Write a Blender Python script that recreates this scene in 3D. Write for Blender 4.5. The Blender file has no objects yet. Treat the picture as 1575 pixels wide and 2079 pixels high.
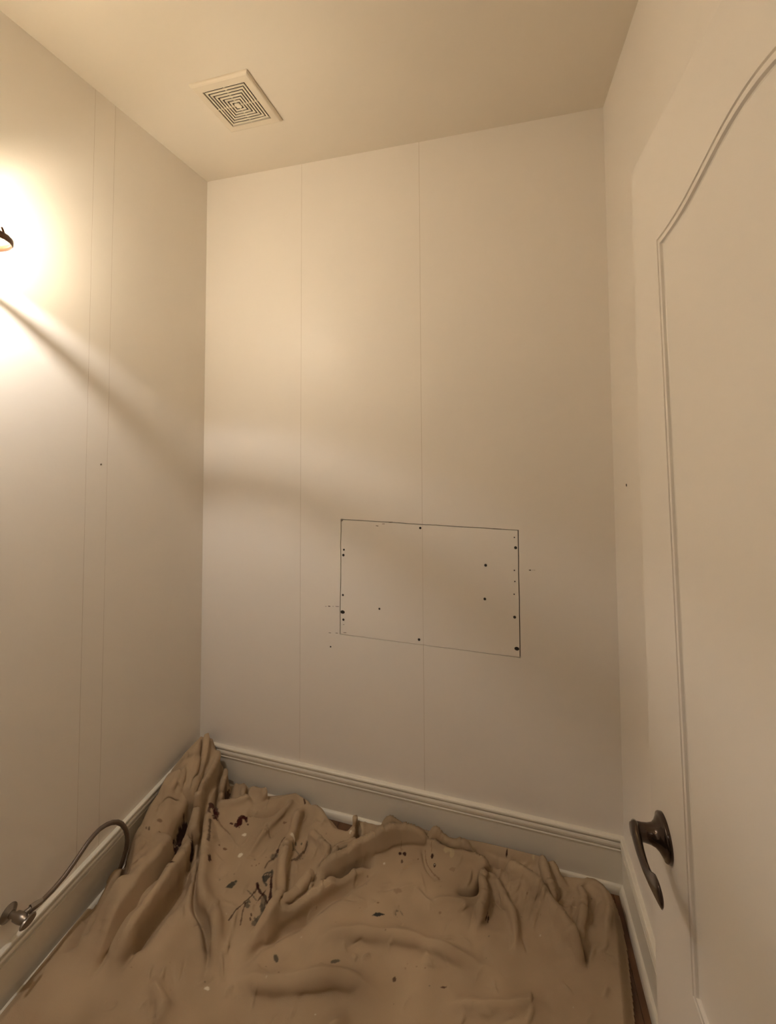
import bpy, bmesh, math, random
import numpy as np
from mathutils import Vector, Matrix

PI = math.pi
random.seed(7)
SC = bpy.context.scene
COL = SC.collection

# ------------------------------------------------------------------ camera
F, CX, CY = 816.673, 796.575, 827.105
YAW, PITCH, ROLL = -0.258698, 0.0411285, -0.0060560
CAM = Vector((1.449157, 0.0, 1.733098))
W, D, H = 1.87411, 1.73337, 3.0            # room width, depth, ceiling height
_f = Vector((math.sin(YAW) * math.cos(PITCH), math.cos(YAW) * math.cos(PITCH), math.sin(PITCH)))
_r = Vector((math.cos(YAW), -math.sin(YAW), 0))
_u = _r.cross(_f)
_c, _s = math.cos(ROLL), math.sin(ROLL)
RR, UU = _c * _r + _s * _u, -_s * _r + _c * _u
cd = bpy.data.cameras.new('camera')
cd.sensor_fit = 'HORIZONTAL'; cd.sensor_width = 36.0
cd.lens = F / 1575 * 36.0
cd.shift_x = (787.5 - CX) / 1575
cd.shift_y = (CY - 1039.5) / 1575
cd.clip_start = 0.02
cam = bpy.data.objects.new('camera', cd); COL.objects.link(cam)
M = Matrix((RR, UU, -_f)).transposed().to_4x4(); M.translation = CAM
cam.matrix_world = M
SC.camera = cam


def hit(px, py, ax, v):
    """the room point that the measured photo pixel shows, on the plane axis=v"""
    d = _f + RR * ((px - CX) / F) - UU * ((py - CY) / F)
    return CAM + d * ((v - CAM[ax]) / d[ax])


# ------------------------------------------------------------------ light and exposure
SC.view_settings.view_transform = 'Standard'
SC.view_settings.look = 'None'
SC.view_settings.gamma = 1.0
SC.view_settings.use_curve_mapping = False
SC.view_settings.exposure = 0.0
SC.cycles.diffuse_bounces = 6; SC.cycles.max_bounces = 7
wd = bpy.data.worlds.new('world'); SC.world = wd; wd.use_nodes = True
wd.node_tree.nodes['Background'].inputs[0].default_value = (0.9, 0.75, 0.6, 1)
wd.node_tree.nodes['Background'].inputs[1].default_value = 0.05
BULB_POWER = 27.5
BULB_COLOR = (1.0, 0.955, 0.925)
BULB = Vector((0.15, 0.690, 2.292))
hl = bpy.data.lights.new('hall_fill', 'AREA'); hl.shape = 'DISK'; hl.size = 0.5  # added fill, no lamp seen, in the hall behind the camera
hl.energy = 2.5; hl.color = (1.0, 0.88, 0.76)
hlo = bpy.data.objects.new('hall_fill', hl); COL.objects.link(hlo)
hlo.location = (1.0, -1.1, 2.97)
hlo['kind'] = 'structure'


# ------------------------------------------------------------------ materials
def mat(name, col, rough=0.5, metal=0.0, noise=0.0, nscale=8.0, bump=0.0, bscale=200.0, spec=0.5, col2=None, coat=0.0):
    m = bpy.data.materials.new(name); m.use_nodes = True
    nt = m.node_tree; b = nt.nodes['Principled BSDF']
    b.inputs['Base Color'].default_value = (*col, 1)
    b.inputs['Roughness'].default_value = rough
    b.inputs['Metallic'].default_value = metal
    b.inputs['Specular IOR Level'].default_value = spec
    b.inputs['Coat Weight'].default_value = coat
    tc = nt.nodes.new('ShaderNodeTexCoord')
    if noise:
        n = nt.nodes.new('ShaderNodeTexNoise'); n.inputs['Scale'].default_value = nscale
        n.inputs['Detail'].default_value = 1
        nt.links.new(tc.outputs['Object'], n.inputs['Vector'])
        r = nt.nodes.new('ShaderNodeMapRange')
        r.inputs[1].default_value = 0.3; r.inputs[2].default_value = 0.7
        mx = nt.nodes.new('ShaderNodeMix'); mx.data_type = 'RGBA'
        c2 = col2 or tuple(c * (1 - noise) for c in col)
        mx.inputs[6].default_value = (*col, 1); mx.inputs[7].default_value = (*c2, 1)
        nt.links.new(n.outputs['Fac'], r.inputs[0]); nt.links.new(r.outputs[0], mx.inputs[0])
        nt.links.new(mx.outputs[2], b.inputs['Base Color'])
    if bump:
        n = nt.nodes.new('ShaderNodeTexNoise'); n.inputs['Scale'].default_value = bscale
        n.inputs['Detail'].default_value = 0.5
        nt.links.new(tc.outputs['Object'], n.inputs['Vector'])
        bp = nt.nodes.new('ShaderNodeBump'); bp.inputs['Distance'].default_value = 0.001
        bp.inputs['Strength'].default_value = bump
        nt.links.new(n.outputs['Fac'], bp.inputs['Height']); nt.links.new(bp.outputs[0], b.inputs['Normal'])
    return m


WALL = mat('wall_paint', (0.84, 0.785, 0.71), 0.42, noise=0.035, nscale=2.2, col2=(0.83, 0.775, 0.70), bump=0.12, bscale=120, spec=0.35)
WALL_L = mat('wall_paint_left', (0.83, 0.78, 0.70), 0.45, noise=0.035, nscale=2.2, bump=0.15, bscale=120, spec=0.35)
CEIL = mat('ceiling_paint_dimmed', (0.79, 0.72, 0.61), 0.75, noise=0.03, nscale=2.0, bump=0.15, bscale=90, spec=0.2)  # wall colour lowered for the dimmer light on the ceiling
TRIM = mat('trim_paint', (0.80, 0.745, 0.635), 0.33, noise=0.03, nscale=5, spec=0.45)
DOORM = mat('door_paint', (0.80, 0.745, 0.67), 0.36, noise=0.02, nscale=3, bump=0.08, bscale=150, spec=0.4)
CAVITY = mat('wall_cavity', (0.05, 0.035, 0.025), 0.9)
FILLER = mat('joint_filler', (0.50, 0.41, 0.31), 0.8)
SCREWM = mat('screw_steel', (0.03, 0.024, 0.022), 0.6, 0.2)
PENCIL = mat('pencil_graphite', (0.16, 0.12, 0.09), 0.8)
BRONZE = mat('oil_rubbed_bronze', (0.075, 0.048, 0.034), 0.2, 0.75, noise=0.3, nscale=25, coat=0.4)
LAMPBR = mat('lamp_bronze', (0.10, 0.045, 0.02), 0.35, 0.8)
GRILLE = mat('grille_plastic', (0.74, 0.66, 0.53), 0.45)
DARK = mat('dark_housing', (0.03, 0.02, 0.013), 0.9)
HOSEM = mat('hose_jacket', (0.16, 0.12, 0.09), 0.4, 0.3)
CHROME = mat('chrome', (0.30, 0.26, 0.22), 0.38, 1.0)
FLOORM = mat('floor_wood', (0.16, 0.075, 0.032), 0.45, noise=0.4, nscale=14)
HALLW = mat('hall_paint', (0.62, 0.54, 0.44), 0.6)


# ------------------------------------------------------------------ helpers
def link(name, me, m, parent=None, smooth=False):
    o = bpy.data.objects.new(name, me); COL.objects.link(o)
    if m: me.materials.append(m)
    if parent: o.parent = parent
    if smooth:
        for p in me.polygons: p.use_smooth = True
    return o


def obj(name, bm, m, parent=None, smooth=False, autosmooth=None):
    me = bpy.data.meshes.new(name)
    bmesh.ops.recalc_face_normals(bm, faces=bm.faces[:])
    bm.to_mesh(me); bm.free()
    o = link(name, me, m, parent, smooth or autosmooth is not None)
    if autosmooth is not None:
        me.set_sharp_from_angle(angle=math.radians(autosmooth))
    return o


def box(bm, a, b, bevel=0.0):
    a = Vector(a); b = Vector(b)
    r = bmesh.ops.create_cube(bm, size=1)
    for v in r['verts']:
        v.co = Vector(((a.x + b.x) / 2 + v.co.x * (b.x - a.x), (a.y + b.y) / 2 + v.co.y * (b.y - a.y), (a.z + b.z) / 2 + v.co.z * (b.z - a.z)))
    if bevel:
        es = list({e for v in r['verts'] for e in v.link_edges})
        bmesh.ops.bevel(bm, geom=es, offset=bevel, segments=2, affect='EDGES', profile=0.6)
    return bm


def boxo(name, a, b, m, parent=None, bevel=0.0):
    return obj(name, box(bmesh.new(), a, b, bevel), m, parent)


def empty(name, loc, label=None, cat=None, kind=None):
    o = bpy.data.objects.new(name, None); COL.objects.link(o); o.location = loc
    o.empty_display_size = 0.05
    if label: o['label'] = label
    if cat: o['category'] = cat
    if kind: o['kind'] = kind
    return o


def tube(bm, pts, rad, n=14, caps=True, flat=None, up=Vector((0, 0, 1))):
    """sweep of elliptical sections along pts; flat = vertical/sideways squash per point"""
    pts = [Vector(p) for p in pts]
    if not hasattr(rad, '__len__'): rad = [rad] * len(pts)
    rings = []
    prev = None
    for i, p in enumerate(pts):
        t = (pts[min(i + 1, len(pts) - 1)] - pts[max(i - 1, 0)]).normalized()
        if prev is None:
            a = up if abs(t.dot(up)) < 0.95 else Vector((1, 0, 0))
            nrm = (a - t * a.dot(t)).normalized()
        else:
            nrm = (prev - t * prev.dot(t)).normalized()
        prev = nrm; bi = t.cross(nrm)
        ru, rs = (rad[i] if hasattr(rad[i], '__len__') else (rad[i], rad[i]))
        rings.append([bm.verts.new(p + nrm * (ru * math.cos(2 * PI * k / n)) + bi * (rs * math.sin(2 * PI * k / n))) for k in range(n)])
    for a, b in zip(rings, rings[1:]):
        for k in range(n): bm.faces.new((a[k], a[(k + 1) % n], b[(k + 1) % n], b[k]))
    if caps:
        bm.faces.new(rings[0][::-1]); bm.faces.new(rings[-1])
    return bm


def lathe(bm, prof, origin, axis='Z', n=40, close=False):
    """prof = [(radius, along)]"""
    O = Vector(origin); rings = []
    for r, h in prof:
        ring = []
        for k in range(n):
            a = 2 * PI * k / n; c, s = r * math.cos(a), r * math.sin(a)
            v = {'Z': (c, s, h), 'X': (h, c, s), 'Y': (c, h, s)}[axis]
            ring.append(bm.verts.new(O + Vector(v)))
        rings.append(ring)
    prs = list(zip(rings, rings[1:]))
    if close: prs.append((rings[-1], rings[0]))
    for a, b in prs:
        for k in range(n): bm.faces.new((a[k], a[(k + 1) % n], b[(k + 1) % n], b[k]))
    if not close:
        if prof[0][0] > 1e-6: bm.faces.new(rings[0][::-1])
        if prof[-1][0] > 1e-6: bm.faces.new(rings[-1])
    bmesh.ops.remove_doubles(bm, verts=bm.verts[:], dist=1e-6)
    return bm


def sweep_profile(bm, prof, a, b, out, up=Vector((0, 0, 1)), ma=0.0, mb=0.0):
    """straight moulding: prof=[(out,up)], from a to b; ma/mb = mitre (shift along run per unit of out)"""
    a = Vector(a); b = Vector(b); out = Vector(out); t = (b - a).normalized()
    ra = [bm.verts.new(a + out * d + up * z + t * (ma * d)) for d, z in prof]
    rb = [bm.verts.new(b + out * d + up * z - t * (mb * d)) for d, z in prof]
    n = len(prof)
    for k in range(n):
        bm.faces.new((ra[k], ra[(k + 1) % n], rb[(k + 1) % n], rb[k]))
    bm.faces.new(ra[::-1]); bm.faces.new(rb)
    return bm


def plate(bm, poly, t, place):
    """extruded polygon; place((u,v),depth)->Vector"""
    f = [bm.verts.new(place(p, 0)) for p in poly]; k = [bm.verts.new(place(p, t)) for p in poly]
    bm.faces.new(f); bm.faces.new(k[::-1])
    for i in range(len(poly)):
        j = (i + 1) % len(poly)
        bm.faces.new((f[i], k[i], k[j], f[j]))
    return bm


# ================================================================== THE SETTING
YF = 0.0       # inner... front wall spans Y -0.08 .. 0.05
YF0, YF1 = -0.07, 0.055
TH = 0.012     # wall board thickness

# floor of planks
fl = boxo('floor', (-0.15, YF0, -0.06), (W + 0.15, D + 0.15, -0.012), DARK); fl['kind'] = 'structure'
pl_me = None
xk = 0.0; i = 0
while xk < W - 0.001:
    x1 = min(xk + 0.083, W)
    o = boxo('floor_plank', (xk + 0.0006, YF0, -0.012), (x1 - 0.0006, D, 0.0), FLOORM, fl)
    xk = x1; i += 1
hf = boxo('floor', (-0.6, -2.4, -0.06), (2.9, YF0 - 0.001, 0.0), FLOORM); hf['kind'] = 'structure'

ce = boxo('ceiling', (-0.15, YF0, H), (W + 0.15, D + 0.15, H + 0.1), CEIL); ce['kind'] = 'structure'
hc = boxo('ceiling', (-0.6, -2.4, H), (2.9, YF0 - 0.001, H + 0.1), HALLW); hc['kind'] = 'structure'

# patch outline on the back wall, (x, z): a hand-sawn, not quite straight cut
rj = random.Random(3)
PX0, PX1, PZ0, PZ1 = 0.7405, 1.5175, 0.787, 1.3005
PC = [hit(691.5, 1053.5, 1, D), hit(1052.5, 1076, 1, D), hit(1056.5, 1336, 1, D), hit(689.5, 1288, 1, D)]
PC = [(c.x, c.z) for c in PC]          # TL, TR, BR, BL
SEAM_A, SEAM_B = 0.541, 1.1208


def cut_line(p, q, n, amp):
    out = []
    for k in range(n + 1):
        f = k / n
        j = rj.uniform(-amp, amp) if 0 < k < n else 0
        dx, dz = q[0] - p[0], q[1] - p[1]; L = math.hypot(dx, dz)
        out.append((p[0] + dx * f - dz / L * j, p[1] + dz * f + dx / L * j))
    return out


topl = cut_line(PC[0], PC[1], 14, 0.0009)
rigl = cut_line(PC[1], PC[2], 9, 0.0011)
botl = cut_line(PC[2], PC[3], 14, 0.0006)
lefl = cut_line(PC[3], PC[0], 9, 0.0010)


def split_at(line, x):
    for k, (a, b) in enumerate(zip(line, line[1:])):
        if (a[0] - x) * (b[0] - x) <= 0:
            f = (x - a[0]) / (b[0] - a[0]); z = a[1] + (b[1] - a[1]) * f
            return line[:k + 1] + [(x, z)], [(x, z)] + line[k + 1:]


g = 0.0006     # half seam
on_back = lambda p, d: Vector((p[0], D + d, p[1]))
wb = boxo('wall_back', (-0.15, D + TH, -0.05), (W + 0.15, D + 0.15, H), CAVITY); wb['kind'] = 'structure'
bm = bmesh.new(); box(bm, (0, D, 0.0), (SEAM_A - g, D + TH, H)); obj('wall_panel', bm, WALL, wb)
tl, tr = split_at(topl, SEAM_B - g); bl_r, bl_l = split_at(botl, SEAM_B - g)
polyL = [(SEAM_A + g, 0), (SEAM_B - g, 0)] + bl_l + lefl[1:] + tl[1:] + [(SEAM_B - g, H), (SEAM_A + g, H)]
plate(bm := bmesh.new(), polyL, TH, on_back); obj('wall_panel', bm, WALL, wb)
tl2, tr2 = split_at(topl, SEAM_B + g); bl_r2, bl_l2 = split_at(botl, SEAM_B + g)
polyR = [(SEAM_B + g, H)] + tr2 + rigl[1:] + bl_r2[1:] + [(SEAM_B + g, 0), (W, 0), (W, H)]
plate(bm := bmesh.new(), polyR, TH, on_back); obj('wall_panel', bm, WALL, wb)
for x, z0, z1 in ((SEAM_A, 0, H), (SEAM_B, 0, PZ0 - 0.02), (SEAM_B, PZ1 + 0.004, H)):
    bm = bmesh.new(); box(bm, (x - g, D + 0.0007, z0), (x + g, D + TH, z1)); obj('joint_filler', bm, FILLER, wb)

# left wall boards
wl = boxo('wall_left', (-0.15, YF0, -0.05), (-TH, D, H), CAVITY); wl['kind'] = 'structure'
ys = [YF1, 1.1325, 1.2140, D]
for a, b in zip(ys, ys[1:]):
    boxo('wall_panel', (-TH, a + (g if a > 0.1 else 0), 0), (0, b - (g if b < D else 0), H), WALL_L, wl)
for y in ys[1:-1]:
    boxo('joint_filler', (-TH, y - g, 0), (-0.0006, y + g, H), FILLER, wl)
# right wall
wr = boxo('wall_right', (W, YF0, -0.05), (W + 0.15, D + 0.001, H), WALL); wr['kind'] = 'structure'
# front wall with the doorway the camera stands in
XD0, XD1, ZD = 0.80, 1.815, 2.362
bm = bmesh.new()
box(bm, (0, YF0, 0), (XD0, YF1, H)); box(bm, (XD1, YF0, 0), (W, YF1, H)); box(bm, (XD0, YF0, ZD), (XD1, YF1, H))
wf = obj('wall_front', bm, WALL); wf['kind'] = 'structure'
# hall beyond the doorway
for nm, a, b in (('wall_hall', (-0.7, -2.5, 0), (3.0, -2.4, H)), ('wall_hall', (-0.7, -2.4, 0), (-0.6, YF0, H)), ('wall_hall', (2.9, -2.4, 0), (3.0, YF0, H)),
                 ('wall_hall', (-0.6, YF0 - 0.001, 0), (-0.15, YF0 + 0.1, H)), ('wall_hall', (W + 0.15, YF0 - 0.001, 0), (2.9, YF0 + 0.1, H))):
    o = boxo(nm, a, b, HALLW); o['kind'] = 'structure'

# baseboards
HB = 0.1893
BP = [(0, 0), (0, HB), (0.012, HB), (0.0155, HB - 0.002), (0.0165, HB - 0.006), (0.0155, HB - 0.010), (0.0065, HB - 0.0115), (0.0065, HB - 0.0155),
      (0.0150, HB - 0.018), (0.0165, HB - 0.024), (0.0155, HB - 0.032), (0.0080, HB - 0.0370), (0.0080, HB - 0.0405), (0.0150, HB - 0.042), (0.0150, HB - 0.0445),
      (0.0105, HB - 0.046), (0.0105, 0)]
SP = [(0.0105, 0.0), (0.0105, 0.024), (0.016, 0.0232), (0.0215, 0.0205), (0.0255, 0.016), (0.0275, 0.010), (0.028, 0.0)]


def baseboard(name, a, b, out, ma, mb):
    root = obj(name, sweep_profile(bmesh.new(), BP, a, b, out, ma=ma, mb=mb), TRIM); root['kind'] = 'structure'
    obj('shoe_moulding', sweep_profile(bmesh.new(), SP, a, b, out, ma=ma, mb=mb), TRIM, root, autosmooth=60)
    return root


baseboard('baseboard_back', (0, D, 0), (W, D, 0), (0, -1, 0), 1, 1)
baseboard('baseboard_left', (0, YF1, 0), (0, D, 0), (1, 0, 0), 0, 1)
baseboard('baseboard_right', (W, YF1 + 0.02, 0), (W, D, 0), (-1, 0, 0), 0, 1)

# ------------------------------------------------------------------ wall patch
px_loc = Vector(((PX0 + PX1) / 2, D, (PZ0 + PZ1) / 2))
patch = empty('wall_patch', px_loc, 'rectangular wall patch with dark sawn outline and screws in the back wall', 'wall patch')


def shrink(poly, d):
    """inset a polygon listed in either orientation by d (rough, vertex-normal)"""
    A = sum(a[0] * b[1] - b[0] * a[1] for a, b in zip(poly, poly[1:] + poly[:1])); s = 1 if A > 0 else -1
    out = []
    n = len(poly)
    for i in range(n):
        a, p, b = poly[i - 1], poly[i], poly[(i + 1) % n]
        e1 = Vector((p[0] - a[0], p[1] - a[1])).normalized(); e2 = Vector((b[0] - p[0], b[1] - p[1])).normalized()
        n1 = Vector((-e1.y, e1.x)) * s; n2 = Vector((-e2.y, e2.x)) * s
        m = (n1 + n2); m = m / max(0.35, m.length_squared) * 2 if m.length > 0.2 else n1
        dd = d(p) if callable(d) else d
        out.append((p[0] + m.x * dd, p[1] + m.y * dd))
    return out


def gapw(p):
    if p[0] < PX0 + 0.02: return 0.0040
    if p[0] > PX1 - 0.02: return 0.0034
    if p[1] > 1.2: return 0.0034
    return 0.0025


full = tl[:-1] + tl2[-1:] + tr2[1:]
pl_ = [(SEAM_B - g, PC[0][1])]
leftpoly = shrink(tl + bl_l + lefl[1:-1], gapw)
rightpoly = shrink(tr2 + rigl[1:] + bl_r2[1:], gapw)
leftpoly = [((SEAM_B - 0.0004) if abs(p[0] - SEAM_B) < 0.009 else p[0], p[1]) for p in leftpoly]
rightpoly = [((SEAM_B + 0.0004) if abs(p[0] - SEAM_B) < 0.009 else p[0], p[1]) for p in rightpoly]
for poly in (leftpoly, rightpoly):
    plate(bm := bmesh.new(), poly, TH, lambda p, d: Vector((p[0], D + d, p[1])) - px_loc)
    obj('board', bm, WALL, patch)
bm = box(bmesh.new(), Vector((SEAM_B - 0.0005, D + 0.0006, PZ0 - 0.006)) - px_loc, Vector((SEAM_B + 0.0005, D + TH, PZ1 - 0.006)) - px_loc)
obj('joint_filler', bm, FILLER, patch)

SCR = [(853, 1072, 1.0), (698, 1116, .85), (697, 1127, 1.1), (696, 1208, .9), (697, 1258, 1.0), (770, 1236, .85), (850.5, 1298.5, 1.05), (985.6, 1147.6, 1.1),
       (984, 1216, 1.05), (1046.5, 1112, 1.15), (1044.5, 1253, 1.1), (1049, 1317, 1.35), (695.5, 1242.5, 1.45),
       (1044, 1091, .5), (1044, 1158, .5), (1045, 1180.5, .5), (1043.5, 1206.5, .5)]


def screw_bm(r, loc, axis='Y', sq=1.0):
    b = bmesh.new()
    lathe(b, [(0, -0.0010), (r * 0.55, -0.0010), (r * 0.6, -0.0004), (r * 0.62, -0.0012), (r, -0.0007), (r, 0.002)], (0, 0, 0), 'Y', 14)
    for v in b.verts: v.co.x *= sq
    for v in b.verts: v.co += loc
    return b


for sx, sy, k in SCR:
    p = hit(sx, sy, 1, D)
    obj('screw', screw_bm(0.0052 * k, p - px_loc, sq=1.35 if k > 1.3 else 1.0), SCREWM, patch, autosmooth=40)

# stray screw and pencil ticks on the wall round the patch
p = hit(671, 1313, 1, D); obj('screw', screw_bm(0.0034, p), SCREWM, wb)
p = hit(205, 943, 0, 0)
bm = lathe(bmesh.new(), [(0.0035, -0.001), (0.0035, 0.0006), (0.002, 0.001)], p, 'X', 12); obj('nail_head', bm, PENCIL, wl)
p = hit(1271.5, 985, 0, W)
bm = lathe(bmesh.new(), [(0.005, -0.0008), (0.005, 0.001)], p, 'X', 14); obj('nail_head', bm, SCREWM, wr)


def ticks(lst, parent, off=Vector((0, 0, 0)), name='pencil_tick'):
    for x0, y0, x1, y1, w in lst:
        a = hit(x0, y0, 1, D); b = hit(x1, y1, 1, D); t = (b - a).normalized(); n = Vector((-t.z, 0, t.x))
        bm = bmesh.new()
        q = [(a.x - n.x * w / 2, a.z - n.z * w / 2), ((a.x + b.x) / 2 - n.x * w * .8, (a.z + b.z) / 2 - n.z * w * .8), (b.x - n.x * w / 2, b.z - n.z * w / 2),
             (b.x + n.x * w / 2, b.z + n.z * w / 2), ((a.x + b.x) / 2 + n.x * w * .6, (a.z + b.z) / 2 + n.z * w * .6), (a.x + n.x * w / 2, a.z + n.z * w / 2)]
        plate(bm, q, 0.0006, lambda p, d: Vector((p[0], D - 0.0004 + d, p[1])) - off)
        obj(name, bm, PENCIL, parent)


ticks([(660, 1231, 663, 1231, .0012), (666, 1230.5, 670.5, 1231, .003), (675, 1231, 677, 1231, .0013), (681, 1231, 688, 1231.5, .0014), (667, 1284.5, 672, 1285, .0015),
       (681, 1285, 686, 1285.5, .0015), (1073.5, 1157.5, 1078, 1157.5, .0032), (1081, 1157.5, 1082.5, 1157.5, .0014), (1084.5, 1157.5, 1086, 1157.5, .0014)], wb)
ticks([(763, 1067, 768, 1068, .0022), (775.5, 1063.5, 781, 1063.5, .0016), (789, 1061, 797, 1060, .0018), (697, 1284.5, 703, 1284.5, .0015), (696, 1268, 699, 1268, .0012),
       (1000, 1073.2, 1018, 1074, .0016), (692.5, 1058, 696, 1056, .003)], patch, px_loc)

# ------------------------------------------------------------------ ceiling vent
g0 = hit(409.5, 190, 2, H - 0.013); g1 = hit(550, 240, 2, H - 0.013)
vc = Vector((0.4775, 1.328, H))
vent = empty('ceiling_vent', vc, 'square off-white exhaust vent with concentric slots on the ceiling', 'vent')
HO, HI, HG, ZT = 0.1235, 0.0905, 0.0895, -0.013


def square_ring(bm, prof):
    """prof = [(half, z)] closed loop of a square frame section"""
    rings = [[bm.verts.new((s * a, t * a, z)) for s, t in ((-1, -1), (1, -1), (1, 1), (-1, 1))] for a, z in prof]
    n = len(rings)
    for i in range(n):
        a, b = rings[i], rings[(i + 1) % n]
        for k in range(4): bm.faces.new((a[k], a[(k + 1) % 4], b[(k + 1) % 4], b[k]))
    return bm


obj('frame', square_ring(bmesh.new(), [(HO, 0.0), (HO, -0.005), (HO - 0.004, -0.011), (HO - 0.008, ZT), (HI, ZT - 0.001), (HI, -0.0012)]), GRILLE, vent)
obj('housing', box(bmesh.new(), (-0.1, -0.1, -0.0012), (0.1, 0.1, 0.0)), DARK, vent)
pitch = 0.0122
for k in range(6):
    a = HG - 0.0052 - pitch * k
    obj('louver', square_ring(bmesh.new(), [(a, ZT), (a - 0.0066, ZT), (a - 0.0066, ZT + 0.003), (a, ZT + 0.003)]), GRILLE, vent)
a = HG - 0.0052 - pitch * 6
obj('centre_plate', box(bmesh.new(), (-a, -a, ZT), (a, a, ZT + 0.004), 0.0006), GRILLE, vent)
for s in (0, 1):
    e = bmesh.new()
    if s: box(e, (-0.002, -HI, ZT + 0.0015), (0.002, HI, ZT + 0.007))
    else: box(e, (-HI, -0.002, ZT + 0.0015), (HI, 0.002, ZT + 0.007))
    obj('rib', e, GRILLE, vent)

# ------------------------------------------------------------------ wall lamp
lamp = empty('wall_lamp', (0, BULB.y, BULB.z), 'bronze wall lamp with glowing glass shade on the left wall', 'lamp')
LO = Vector((0, BULB.y, BULB.z))
bm = bmesh.new(); box(bm, (0.0, -0.15, -0.012), (0.012, 0.125, 0.034), 0.004); obj('backplate', bm, LAMPBR, lamp)
bm = lathe(bmesh.new(), [(0, 0), (.006, 0.0), (.006, .012), (.010, .014), (.011, .020), (.007, .027), (0, .029)], (0.012, 0.128, 0.012), 'X', 20)
obj('finial', bm, LAMPBR, lamp, autosmooth=40)
bm = bmesh.new(); tube(bm, [(0.010, 0.100, 0.012), (0.022, 0.118, 0.014), (0.030, 0.140, 0.010), (0.032, 0.152, 0.004)], [0.005, 0.0045, 0.0035, 0.002], 10)
obj('scroll', bm, LAMPBR, lamp, smooth=True)
bm = bmesh.new(); tube(bm, [(0.010, 0, 0.02), (0.05, 0, 0.045), (0.1, 0, 0.115), (0.135, 0, 0.13), (0.15, 0, 0.118), (0.15, 0, 0.10)], 0.006, 12)
obj('arm', bm, LAMPBR, lamp, smooth=True)
bm = lathe(bmesh.new(), [(.018, .105), (.022, .095), (.023, .070), (.036, .058), (.040, .046), (.038, .043), (.020, .052), (.019, .040)], (.15, 0, 0), 'Z', 32); obj('socket', bm, LAMPBR, lamp, autosmooth=40)
RB = 0.087
ZR = BULB.z
# gallery ring, hanging just under the glass
ZRT, ZRB = 2.230 - ZR, 2.212 - ZR
bm = lathe(bmesh.new(), [(RB, ZRT), (RB + .003, ZRT - .004), (RB + .003, ZRB + .004), (RB, ZRB), (RB - .003, ZRB + .004), (RB - .003, ZRT - .004)], (.15, 0, 0), 'Z', 64, close=True)
ring = obj('gallery_ring', bm, LAMPBR, lamp, autosmooth=50)
bm = bmesh.new()
for k in range(3):
    a = 2 * PI * k / 3 + 2.5
    c, s = math.cos(a), math.sin(a)
    tube(bm, [(.15 + c * .020, s * .020, .05), (.15 + c * .055, s * .055, .03), (.15 + c * RB, s * RB, ZRT - .002)], 0.0022, 8)
obj('strut', bm, LAMPBR, lamp, smooth=True)
gm = bpy.data.materials.new('frosted_shade_glass'); gm.use_nodes = True
nt = gm.node_tree; nt.nodes.clear()
ou = nt.nodes.new('ShaderNodeOutputMaterial'); tr_ = nt.nodes.new('ShaderNodeBsdfTransparent'); tl_ = nt.nodes.new('ShaderNodeBsdfTranslucent')
gl_ = nt.nodes.new('ShaderNodeBsdfGlossy'); gl_.inputs['Roughness'].default_value = 0.15
tr_.inputs[0].default_value = (1.0, 0.955, 0.87, 1); tl_.inputs[0].default_value = (1.0, 0.93, 0.8, 1)
m1 = nt.nodes.new('ShaderNodeMixShader'); m1.inputs[0].default_value = 0.36
m2 = nt.nodes.new('ShaderNodeMixShader'); m2.inputs[0].default_value = 0.03
nt.links.new(tr_.outputs[0], m1.inputs[1]); nt.links.new(tl_.outputs[0], m1.inputs[2])
nt.links.new(m1.outputs[0], m2.inputs[1]); nt.links.new(gl_.outputs[0], m2.inputs[2]); nt.links.new(m2.outputs[0], ou.inputs[0])
zs = 2.243 - ZR
bm = lathe(bmesh.new(), [(.0845, zs), (.083, zs + .015), (.074, zs + .045), (.052, zs + .075), (.026, zs + .095), (.023, zs + .094), (.050, zs + .072), (.071, zs + .044), (.080, zs + .015), (.081, zs)], (.15, 0, 0), 'Z', 48, close=True)
obj('glass_shade', bm, gm, lamp, smooth=True)
em = bpy.data.materials.new('bulb_glow'); em.use_nodes = True
nt = em.node_tree; nt.nodes.clear()
ou = nt.nodes.new('ShaderNodeOutputMaterial'); t_ = nt.nodes.new('ShaderNodeBsdfTransparent'); e_ = nt.nodes.new('ShaderNodeEmission'); ad_ = nt.nodes.new('ShaderNodeAddShader')
t_.inputs[0].default_value = (0.95, 0.95, 0.93, 1); e_.inputs[0].default_value = (*BULB_COLOR, 1); e_.inputs[1].default_value = 14.0
nt.links.new(t_.outputs[0], ad_.inputs[0]); nt.links.new(e_.outputs[0], ad_.inputs[1]); nt.links.new(ad_.outputs[0], ou.inputs[0])
bm = lathe(bmesh.new(), [(0, -.030), (.012, -.027), (.020, -.018), (.0235, -.005), (.021, .008), (.014, .022), (.011, .040)], (.15, 0, 0), 'Z', 24)
em.cycles.emission_sampling = 'NONE'       # its light is the bulb_light below
bulb = obj('bulb', bm, em, lamp, smooth=True)
bl = bpy.data.lights.new('bulb_light', 'POINT'); bl.energy = BULB_POWER; bl.color = BULB_COLOR; bl.shadow_soft_size = 0.010
blo = bpy.data.objects.new('bulb_light', bl); COL.objects.link(blo); blo.parent = lamp; blo.location = (.15, 0, 0)

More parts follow.
